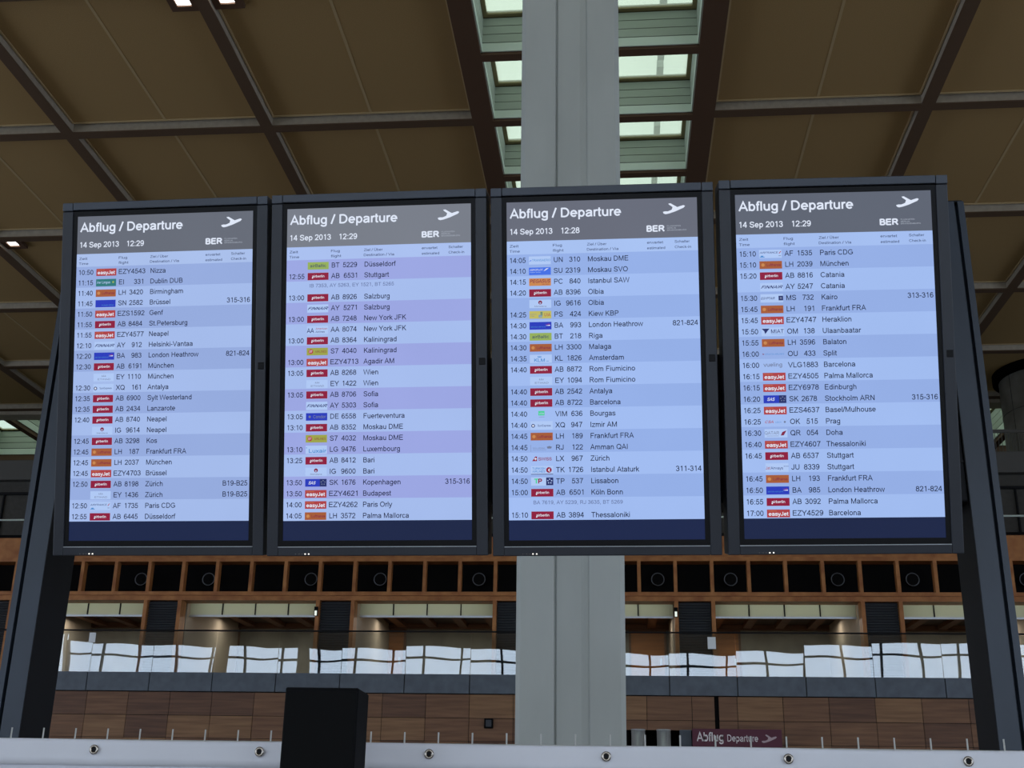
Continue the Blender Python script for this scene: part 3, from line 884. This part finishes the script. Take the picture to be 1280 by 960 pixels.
def logo(tb, b, code, x0, y0, w, h):
    """airline mark in the cell whose lower left corner is x0, y0"""
    z1, z2 = .0012, .0020
    R = lambda a, c, d, e, n, z=z1: b.poly([(x0 + a * w, y0 + d * h, z), (x0 + c * w, y0 + d * h, z), (x0 + c * w, y0 + e * h, z), (x0 + a * w, y0 + e * h, z)], LI[n])
    T = lambda s, a, d, size, n, fit, shear=0, off=0, z=z2: tb.add(s, x0 + a * w, y0 + d * h, z, size * h / .73, LI[n], b, shear=shear, off=off, fit=fit * w)

    def disc(a, d, r, n, z=z2, ri=0):
        c = [(x0 + a * w + r * h * math.cos(t), y0 + d * h + r * h * math.sin(t), z) for t in [i * math.pi / 10 for i in range(20)]]
        b.poly(c, LI[n])
        if ri:
            b.poly([(x0 + a * w + ri * h * math.cos(t), y0 + d * h + ri * h * math.sin(t), z + .0004) for t in [i * math.pi / 10 for i in range(20)]], LI['white'])
    if code in ('ay', 'ey', 'ig', 'af', 'lg', 'xq', 'aa', 'un', 'kl', 'tk', 'tp', 'qr', 'ju', 'om', 'ms'):
        R(0, 1, -.04, 1.04, 'cell', .0008)
    if code == 'ez':
        R(0, 1, 0, 1, 'red'); T('easyJet', .07, .22, .48, 'white', .86, off=.0004); T('europe by', .07, .76, .14, 'amber', .36)
    elif code == 'ab':
        R(-.012, 1.012, -.03, 1.03, 'pale', .0008); R(0, 1, 0, 1, 'crimson'); T('airberlin', .22, .36, .34, 'white', .58, off=.0001); disc(.24, .30, .08, 'white')
    elif code == 'lh':
        R(0, 1, 0, 1, 'orange'); T('Lufthansa', .32, .32, .36, 'bordeaux', .62, off=.0001); disc(.15, .5, .22, 'amber')
    elif code == 'ba':
        R(0, 1, 0, 1, 'blue'); T('BRITISH AIRWAYS', .07, .26, .17, 'sky', .66); b.poly([(x0 + .72 * w, y0 + .5 * h, z2), (x0 + .94 * w, y0 + .46 * h, z2), (x0 + .94 * w, y0 + .6 * h, z2)], LI['white'])
        b.poly([(x0 + .7 * w, y0 + .66 * h, z2), (x0 + .92 * w, y0 + .66 * h, z2), (x0 + .92 * w, y0 + .74 * h, z2)], LI['red'])
    elif code == 'sn':
        R(0, 1, 0, 1, 'blue'); T('brussels airlines', .32, .2, .18, 'sky', .6)
    elif code == 'ei':
        R(0, 1, 0, 1, 'teal'); T('Aer Lingus', .05, .38, .34, 'pale', .66, off=.0001); disc(.86, .55, .14, 'green')
    elif code == 'ay':
        T('FINNAIR', .03, .32, .38, 'navy', .92, shear=.5, off=.0005)
    elif code == 'ey':
        T('ETIHAD', .22, .12, .24, 'grey', .62); R(.40, .62, .60, .64, 'grey'); R(.42, .44, .6, .8, 'grey'); R(.50, .52, .6, .84, 'grey'); R(.58, .60, .6, .8, 'grey')
    elif code == 'xq':
        disc(.12, .45, .24, 'navy', ri=.13); T('SunExpress', .32, .34, .26, 'navy', .6)
    elif code == 'ig':
        disc(.5, .68, .26, 'bordeaux'); disc(.5, .60, .1, 'pale', .0026); T('Meridiana', .24, .08, .2, 'grey', .54)
    elif code == 'af':
        T('AIRFRANCE', .02, .55, .24, 'navy', .8, shear=.2, off=.0001); b.poly([(x0 + .86 * w, y0 + .52 * h, z2), (x0 + .9 * w, y0 + .52 * h, z2), (x0 + .98 * w, y0 + .82 * h, z2), (x0 + .94 * w, y0 + .82 * h, z2)], LI['red'])
        R(.02, .24, .05, .14, 'sky'); R(.07, .18, .14, .28, 'sky'); R(.86, .96, .2, .27, 'grey')
    elif code == 'bt':
        R(0, 1, 0, 1, 'green'); T('airBaltic', .12, .3, .42, 'navy', .76)
    elif code == 'aa':
        T('AA', .0, .12, .62, 'navy', .34, off=.0003); T('American', .4, .54, .26, 'red', .56, shear=.15); T('Airlines', .4, .12, .26, 'navy', .44, shear=.15)
    elif code == 's7':
        R(0, 1, 0, 1, 'ochre'); disc(.2, .5, .32, 'red'); T('S7', .13, .34, .32, 'white', .14, z=.0026); T('AIRLINES', .4, .34, .3, 'bordeaux', .54)
    elif code == 'de':
        R(0, 1, 0, 1, 'blue'); R(0, 1, 0, 1, 'navy', .0010); T('Condor', .34, .3, .42, 'grey', .6, off=.0002); disc(.18, .5, .16, 'grey')
    elif code == 'lg':
        T('Luxair', .16, .1, .5, 'sky', .82, off=.0003); R(.02, .07, .7, .8, 'sky')
    elif code == 'sk':
        R(0, .68, 0, 1, 'blue'); R(.68, 1, 0, 1, 'navy'); T('SAS', .15, .3, .4, 'white', .32, shear=.3, off=.0003)
        for a in range(5):
            t = a * 2 * math.pi / 5 + .3
            disc(.84 + .09 * math.cos(t), .52 + .26 * math.sin(t), .08, 'grey')
    elif code == 'un':
        T('TRANSAERO', .14, .36, .3, 'sky', .84, off=.0001); b.poly([(x0, y0 + .34 * h, z2), (x0 + .12 * w, y0 + .44 * h, z2), (x0 + .10 * w, y0 + .56 * h, z2)], LI['midblue'])
    elif code == 'su':
        R(0, 1, 0, 1, 'midblue'); T('AEROFLOT', .04, .56, .24, 'white', .6); T('Russian Airlines', .04, .3, .12, 'pale', .5)
        b.poly([(x0 + .66 * w, y0 + .5 * h, z2), (x0 + .74 * w, y0 + .56 * h, z2), (x0 + .9 * w, y0 + .86 * h, z2), (x0 + .8 * w, y0 + .84 * h, z2)], LI['white'])
    elif code == 'pc':
        R(0, 1, 0, 1, 'amber'); T('PEGASUS', .04, .4, .44, 'bordeaux', .92, shear=.2, off=.0003); T('AIRLINES', .58, .12, .13, 'bordeaux', .34)
    elif code == 'ps':
        R(0, 1, 0, 1, 'yellow'); T('UIA', .68, .28, .44, 'red', .28, off=.0001); R(.42, .58, .12, .5, 'sky'); R(.50, .60, .4, .9, 'teal'); T('Ukraine Int.', .03, .52, .14, 'grey', .3); T('Airlines', .03, .28, .14, 'grey', .2)
    elif code == 'kl':
        T('KLM', .2, .1, .44, 'sky', .48, off=.0004); R(.36, .52, .66, .74, 'sky')
        for a in (.38, .44, .50):
            disc(a, .8, .06, 'sky')
        R(.74, .86, .16, .22, 'sky')
    elif code == 'vm':
        R(.36, .64, .34, .92, 'mint'); T('vim', .39, .46, .3, 'pale', .22); R(.38, .64, .12, .16, 'grey')
    elif code == 'rj':
        R(0, .012, 0, .9, 'grey'); T('ROYAL JORDANIAN', .1, .36, .16, 'grey', .54); R(.1, .7, .22, .25, 'grey'); b.poly([(x0 + .76 * w, y0 + .38 * h, z2), (x0 + .92 * w, y0 + .38 * h, z2), (x0 + .96 * w, y0 + .6 * h, z2), (x0 + .84 * w, y0 + .72 * h, z2), (x0 + .72 * w, y0 + .6 * h, z2)], LI['grey'])
    elif code == 'lx':
        T('SWISS', .34, .3, .4, 'crimson', .6, off=.0004); b.poly([(x0 + .06 * w, y0 + .22 * h, z2), (x0 + .28 * w, y0 + .22 * h, z2), (x0 + .28 * w, y0 + .82 * h, z2), (x0 + .2 * w, y0 + .82 * h, z2)], LI['crimson'])
        R(.15, .27, .46, .56, 'white', .0026); R(.195, .225, .34, .68, 'white', .0026)
    elif code == 'tk':
        T('TURKISH', .06, .58, .28, 'sky', .58, off=.0003); T('AIRLINES', .06, .2, .28, 'sky', .58, off=.0003); disc(.81, .52, .36, 'crimson'); disc(.84, .5, .18, 'white', .0026); disc(.88, .5, .14, 'crimson', .003); R(0, 1, -.06, .02, 'navy')
    elif code == 'tp':
        T('T', .14, .24, .6, 'mint', .2, off=.0010); T('P', .32, .24, .6, 'crimson', .18, off=.0010); R(.68, 1, 0, 1, 'navy')
        for a in range(5):
            t = a * 2 * math.pi / 5 + .3
            disc(.84 + .09 * math.cos(t), .52 + .26 * math.sin(t), .08, 'pale')
    elif code == 'ms':
        T('EGYPTAIR', .02, .34, .3, 'navy', .6, shear=.3, off=.0002); R(.8, 1, .2, .8, 'navy'); R(.86, .94, .36, .64, 'grey', z2)
    elif code == 'om':
        T('MIAT', .42, .3, .5, 'navy', .56, off=.0002); b.poly([(x0, y0 + .9 * h, z2), (x0 + .36 * w, y0 + .9 * h, z2), (x0 + .28 * w, y0 + .66 * h, z2), (x0 + .16 * w, y0 + .2 * h, z2), (x0 + .12 * w, y0 + .58 * h, z2)], LI['navy']); R(.42, .98, .16, .19, 'sky')
    elif code == 'ou':
        T('CROATIA AIRLINES', .12, .4, .2, 'sky', .84); b.poly([(x0, y0 + .6 * h, z2), (x0 + .1 * w, y0 + .5 * h, z2), (x0 + .04 * w, y0 + .4 * h, z2)], LI['bordeaux'])
    elif code == 'vy':
        T('vueling', .04, .34, .52, 'grey', .82, off=.0002)
    elif code == 'ok':
        T('CSA', .02, .34, .34, 'red', .38, shear=.3, off=.0003); T('CZECH', .48, .36, .2, 'sky', .26); disc(.9, .48, .13, 'grey')
    elif code == 'qr':
        T('QATAR', 0, .34, .42, 'grey', .64); b.poly([(x0 + .7 * w, y0 + .2 * h, z2), (x0 + .84 * w, y0 + .24 * h, z2), (x0 + .96 * w, y0 + .84 * h, z2), (x0 + .78 * w, y0 + .66 * h, z2)], LI['bordeaux']); R(.1, .62, .14, .18, 'grey')
    elif code == 'ju':
        T('Jat', 0, .26, .4, 'red', .2); T('Airways', .22, .26, .36, 'navy', .54); R(.80, .83, .6, .7, 'navy'); R(.88, .91, .6, .7, 'navy'); R(.96, .99, .6, .7, 'navy')


def vxy(u, v):
    """display fraction (u right, v down) to the screen's local x, y"""
    return (u - .5) * DW, MB_ + (1 - v) * DH


def make_screen(i):
    X, Y, Z, a, t, r = SCR[i]
    xax = Vector((math.cos(a), math.sin(a), 0))
    n = Vector((math.sin(a), -math.cos(a), 0))
    u = Vector((0, 0, math.cos(t))) + n * math.sin(t)
    x2 = math.cos(r) * xax + math.sin(r) * u
    u2 = -math.sin(r) * xax + math.cos(r) * u
    n2 = x2.cross(u2)
    c = Vector((X, Y, Z + EYE)) - u2 * (DH / 2 + MB_)
    e = bpy.data.objects.new('departure_screen', None)
    e.empty_display_size = .1
    col.objects.link(e)
    e.matrix_world = Matrix(((x2.x, u2.x, n2.x, c.x), (x2.y, u2.y, n2.y, c.y), (x2.z, u2.z, n2.z, c.z), (0, 0, 0, 1)))
    tag(e, SLAB[i], 'screen', 'departure screens on the gantry')
    th = THEME[i]
    # display face
    mats = [screen_glow('screen_%s_%d' % (k_, i), th[k_]) for k_ in ('hdr', 'head', 'light', 'dark', 'strip')]
    b = MB()

    def band(v0, v1, mi):
        (xa, ya), (xb, yb) = vxy(0, v1), vxy(1, v0)
        b.poly([(xa, ya, 0), (xb, ya, 0), (xb, yb, 0), (xa, yb, 0)], mi)
    band(0, .1187, 0)
    band(.1187, V0, 1)
    for k in range(12):
        band(V0 + 2 * k * PITCHV, V0 + (2 * k + 2) * PITCHV, 3 if k % 2 == 0 else 2)
    band(V0 + 24 * PITCHV, 1, 4)
    b.build('display', mats, e)
    # lettering
    tb = TextBatch()
    hb, fbm = MB(), MB()
    heads, rowsm, logos = fbm, [], []
    px, py = vxy(.016, .0492)
    tb.add('Abflug / Departure', px, py, .0015, .0390, 0, hb, off=.00042, fit=.588 * DW)
    px, py = vxy(.018, .0985)
    tb.add('14 Sep 2013', px, py, .0015, .0240, 0, hb, off=.0003, fit=.224 * DW)
    px, py = vxy(.288, .0985)
    tb.add(CLOCK[i], px, py, .0015, .0240, 0, hb, off=.0003, fit=.097 * DW)
    px, py = vxy(.735, .0997)
    tb.add('BER', px, py, .0015, .0245, 0, hb, off=.0011, fit=.095 * DW)
    for k_, (s_, f_) in enumerate((('FLUGHAFEN', .07), ('BERLIN', .045), ('BRANDENBURG', .1))):
        px, py = vxy(.842, .0865 + .0062 * k_)
        tb.add(s_, px, py, .0015, .0055, 1, hb, fit=f_ * DW)
    px, py = vxy(.822, .0490)
    plane_icon(hb, px, py, .0015, .116 * DW, .0325 * DH, 0)
    for (u_, v_, s_, f_) in ((.014, .1372, 'Zeit', .048), (.014, .1528, 'Time', .055), (.243, .1372, 'Flug', .048), (.243, .1528, 'flight', .056), (.422, .1368, 'Ziel / Über', .103),
                             (.422, .1522, 'Destination / Via', .165), (.736, .1362, 'erwartet', .084), (.736, .1528, 'estimated', .094), (.880, .1352, 'Schalter', .078), (.880, .1514, 'Check-in', .084)):
        px, py = vxy(u_, v_)
        tb.add(s_, px, py, .0015, .0108, 2, fbm, off=.0001, fit=f_ * DW)
    for k, row in enumerate(ROWS[i]):
        vb = V0 + (k + .785) * PITCHV
        fbm = MB()
        rowsm.append(fbm)
        if row[0] == '#':
            px, py = vxy(.128, vb - .006)
            tb.add(row[1:], px, py, .0015, .0150, 1, fbm, fit=.458 * DW)
            continue
        p = row.split('|')
        if p[0]:
            px, py = vxy(.016, vb)
            tb.add(p[0], px, py, .0015, .0212, 0, fbm, off=.00016, fit=.083 * DW)
        px, py = vxy(.116, V0 + (k + .925) * PITCHV)
        gb = MB()
        logos.append(gb)
        logo(tb, gb, p[1], px, py, .115 * DW, .69 * PITCHV * DH)
        # code and right-aligned number
        if p[2][:3] in ('EZY', 'EZS', 'VLG'):
            px, py = vxy(.245, vb)
            tb.add(p[2], px, py, .0015, .0212, 0, fbm, off=.00016, fit=.152 * DW)
        else:
            a_, n_ = p[2].split()
            px, py = vxy(.245, vb)
            tb.add(a_, px, py, .0015, .0212, 0, fbm, off=.00016, xs=.95)
            px, py = vxy(.386, vb)
            tb.add(n_, px, py, .0015, .0212, 0, fbm, off=.00016, xs=.95, al='RIGHT')
        px, py = vxy(.424, vb)
        tb.add(p[3], px, py, .0015, .0212, 0, fbm, off=.00016, xs=.95)
        if len(p) > 4:
            px, py = vxy(.990, vb)
            tb.add(p[4], px, py, .0015, .0212, 0, fbm, off=.00016, xs=.95, al='RIGHT')
    hb.build('header_lettering', [M['hdrtext'], glow('screen_small_print_%d' % i, (168, 176, 190))], e)
    tm = [glow('screen_text_%d' % i, th['text']), M['codetext'], M['headtext']]
    heads.build('heading_lettering', tm, e)
    for q in rowsm:
        q.build('flight_row_lettering', tm, e)
    for q in logos:
        q.build('airline_logo', LM, e)
    # casing
    x0, x1 = -.048 - DW / 2, .048 + DW / 2
    y0, y1 = 0, MB_ + DH + .0437
    zf, zr = .006, -.095
    k_ = MB()
    xi0, xi1 = -DW / 2 - .014, DW / 2 + .014
    yb_, yt_ = MB_ - .018, MB_ + DH + .016
    k_.box(x0, xi0, y0, yt_, zr, zf, 0, bev=.0025)
    k_.box(xi1, x1, y0, yt_, zr, zf, 0, bev=.0025)
    k_.box(xi0, xi1, y0, yb_, zr, zf, 0, bev=.0025)
    k_.box(x0 + .002, x1 - .002, .004, yt_, zr - .004, zr, 1)
    fr = k_.build('frame', [M['slate'], M['dark']], e)
    tr = MB()
    tr.box(xi0 + .0008, xi1 - .0008, yt_ + .003, y1, zr, zf + .002, 0, bev=.002)
    tr.box(x0, xi0 - .0008, yt_ + .0012, y1, zr, zf + .002, 0, bev=.002)
    tr.box(xi1 + .0008, x1, yt_ + .0012, y1, zr, zf + .002, 0, bev=.002)
    tr.build('top_rail', M['rail'], fr)
    z_ = -.006
    bz = MB()
    bz.box(xi0, -DW / 2, yb_, yt_, z_ - .01, .0015)
    bz.box(DW / 2, xi1, yb_, yt_, z_ - .01, .0015)
    bz.box(-DW / 2, DW / 2, yb_, MB_, z_ - .01, .0015)
    bz.box(-DW / 2, DW / 2, MB_ + DH, yt_, z_ - .01, .0015)
    bz.box(-DW / 2, DW / 2, MB_, MB_ + DH, z_ - .01, -.002)
    bz.build('bezel', M['bezel'], e)
    MB().box(xi0, xi1, yb_ - .0018, yb_ + .0002, .0, zf + .001).build('edge_highlight', M['edge'], e)  # bright strip added as the highlight along the lower inner frame edge
    px, py = vxy(1.058, .4786)
    MB().box(px - .010, px + .010, py - .011, py + .011, zf - .002, zf + .0015, 0, bev=.002).build('sensor_window', M['bezel'], e)
    for j, (u_, s_) in enumerate(((.071, 1), (.090, 1), (.106, 1), (.123, 0), (.142, 0))):
        px, py = vxy(u_, 1.0388)
        MB().cyl((px, py, zf + .0005), .0012 if s_ else .0021, .002, seg=10).build('indicator_light', M['leddim'] if s_ else M['led'], e)
    # rear bracket that hooks onto the crossbeam
    reach = (3.7030 - (Y + .155 * math.sin(t))) / math.cos(t)
    MB().box(-.05, .05, .40, .52, -reach, zr - .004, 0, bev=.004).build('mounting_bracket', M['dark'], e)
    return e


for i in range(4):
    make_screen(i)

# ------------------------------------------------------------------ gantry that carries the screens
g = empty('display_stand', (-.39, 3.8, 0), 'dark steel gantry with two tall legs carrying the four screens', 'stand')
for s in (1, -1):
    cx = 1.535 * s
    b = MB()
    xi, xo = cx - .047 * s, cx + .047 * s          # inner and outer face
    # closed profile with an open groove near the outer edge of the front
    prof = [(xi, .10), (xi, -.10), (xi + .062 * s, -.10), (xi + .062 * s, -.07), (xi + .074 * s, -.07), (xi + .074 * s, -.10), (xo, -.10), (xo, .10)]
    if s < 0:
        prof = prof[::-1]
    b.prism(prof, .012, 3.58, 0)
    b.box(min(xi, xi - .003 * s), max(xi, xi - .003 * s), -.1, .1, .012, 3.58, 1)  # dark skin paints the shade on the inner side of the leg
    b.box(min(xi, xo) + .004, max(xi, xo) - .004, -.096, .096, 3.58, 3.586, 1)
    lg = b.build('leg', [M['steel'], M['dark']], g)
    MB().box(cx - .12, cx + .12, -.2, .2, 0, .012, 0, bev=.003).build('base_plate', M['steel'], lg)
bm_ = MB().box(-1.488, 1.488, -.09, .05, 2.53, 3.04, 0, bev=.006)
for yy in (2.66, 2.79, 2.92):
    bm_.box(-1.488, 1.488, -.094, -.09, yy - .003, yy + .003, 1)
bm_.build('crossbeam', [M['dark'], M['bezel']], g)

# ------------------------------------------------------------------ fence with white banner in front of the gantry
YF = 3.2
fe = empty('fence', (0, YF + .045, 0), 'galvanised wire mesh fence behind the white banner', 'fence')
MB().cyl((-.3, 0, 1.752), .010, 5.0, axis='X', seg=12).build('top_rail', M['zinc'], fe)
MB().cyl((-.3, 0, .12), .010, 5.0, axis='X', seg=12).build('bottom_rail', M['zinc'], fe)
for x_ in (-2.75, -.6, 2.15):
    MB().cyl((x_, .035, .875), .02, 1.75, seg=14).build('post', M['zinc'], fe)
wp = None
x_ = -2.57
while x_ < 2.1:
    if wp is None:
        wp = MB().cyl((0, 0, .94), .0022, 1.70, seg=8).build('wire', M['zinc'], fe)
        o = wp
    else:
        o = wp.copy()
        col.objects.link(o)
        o.parent = fe
    o.location = (x_, -.012, -.001)
    x_ += .0908
ba = empty('banner', (0, YF, 0), 'white banner with metal eyelets hung along the fence at the bottom of the view', 'banner')


def sheet(z0, z1, y, name, m):
    b = MB()
    n = 120
    xs_ = [-2.8 + 5.0 * i / n for i in range(n + 1)]
    off = [.004 * math.sin(x * 4.1) + .002 * math.sin(x * 11.3 + 1) for x in xs_]
    top = [z1 + .0015 * math.sin(x * 6.9) for x in xs_]
    zs = [0, .3, .6, .85, 1]
    grid = [[b.bm.verts.new((x, y + off[i] * (1.2 - .6 * q), z0 + (top[i] - z0) * q)) for q in zs] for i, x in enumerate(xs_)]
    for i in range(n):
        for j in range(len(zs) - 1):
            f = b.bm.faces.new((grid[i][j], grid[i + 1][j], grid[i + 1][j + 1], grid[i][j + 1]))
            f.smooth = True
    o = b.build(name, m, ba)
    md = o.modifiers.new('thickness', 'SOLIDIFY')
    md.thickness = .002
    return o


sheet(.35, 1.757, 0, 'sheet', M['banner'])
sheet(1.692, 1.7575, -.004, 'hem', M['hem'])
for x_ in (-2.31, -1.856, -1.402, -.950, -.498, -.038, .423, .866, 1.32, 1.77):
    t = MB().torus((x_, -.013, 1.732), .0092, .0036, axis='Y', seg=24, rs=8).cyl((x_, -.0118, 1.732), .007, .002, axis='Y', seg=16, mi=1)
    t.build('eyelet', [M['brass'], M['dark']], ba)

# tall black box standing in front of the banner
bx = empty('black_box', (-.70, 2.86, 0), 'tall matt black rectangular box standing in front of the white banner', 'box')
bx.rotation_euler = (0, 0, math.radians(3))
hgt = EYE + .262
MB().box(-.0865, .0865, -.06, .10, 0, hgt, 0, bev=.004).build('casing', M['blackside'], bx)
MB().box(-.083, .083, -.066, -.0595, .02, hgt - .008, 0, bev=.002).build('front_cloth', M['black'], bx)

# ------------------------------------------------------------------ maroon sign on the wall
sg = empty('sign', (1.70, YS - .45, 2.6), 'maroon Abflug Departure sign with a plane symbol by the wood wall', 'sign')
SW = 2.1
MB().box(0, SW, 0, .08, -.05, .885, 0, bev=.006).build('board', M['maroon'], sg)
tb = TextBatch()
s1 = MB()
tb.add('Abflug', .10, -.004, .60, .28, 0, s1, off=.0003, fit=.63, swap=True)
tb.add('Departure', .82, -.004, .60, .215, 0, s1, off=.0001, fit=.72, swap=True)
s1.build('lettering', M['signtext'], sg)
p1 = MB()
plane_icon(p1, 1.62, -.004, .575, .36, .19, 0, swap=True)
p1.build('plane_symbol', M['signpic'], sg)
struct(MB().box(1.9, 2.0, YS - .37, YS - .05, 0, 2.7).box(3.5, 3.6, YS - .37, YS - .05, 0, 2.7).build('trim_602', M['slab']))

# ------------------------------------------------------------------ terraces above the wooden block
tb_ = MB()
tb_.box(XA, XB, 36.0, 36.3, 8.6, 12.2, 0)
tb_.box(XA, XB, 35.7, 36.0, 11.45, 12.1, 1)
for x_ in range(int(XA) + 1, int(XB)):
    tb_.box(x_ * 1.0, x_ + .05, 35.93, 36.0, 8.6, 11.0, 2)
tb_.box(XA, XB, 35.9, 36.0, 11.0, 11.08, 2)
tb_.box(XA, XB, 36.0, YB, 12.0, 12.1, 1)
struct(tb_.build('wall_upper', [M['terr'], M['terr2'], M['bezel']]))
rl = empty('terrace_railing', (0, 33.0, 8.6), 'long pale tube railing along the roof of the wooden gallery', 'railing')
MB().cyl((0, 0, .86), .028, 60, axis='X', seg=12).build('top_rail', M['litslat_rail'], rl)
b = MB()
x_ = -29.5
for k in range(24):
    MB().cyl((x_, 0, .43), .02, .86, seg=8).build('post', M['terr'], rl)
    x_ += 2.5
r2 = empty('mesh_railing', (0, 35.75, 12.1), 'wire mesh railing on the upper terrace under the end skylight', 'railing')
MB().box(6, 35, -.04, .04, .62, .72, 0, bev=.01).build('top_rail', M['terr2'], r2)
b = MB()
for k in range(288):
    b.box(6.05 + k * .1, 6.065 + k * .1, -.006, .006, .0, .62)
mw = b.build('wire_infill', M['terr2'], r2)
x_ = 7
for k in range(14):
    MB().box(x_ - .02, x_ + .02, -.03, .03, 0, .64).build('post', M['bezel'], r2)
    x_ += 2.0
# brown pillars standing before the facade behind the camera
for px, r_, lab in ((-26.8, .55, 0), (-21.2, .4, 0)):
    struct(MB().cyl((px, YA + 1.2, CZ / 2), r_, CZ, seg=24).build('column.002', M['brown']))
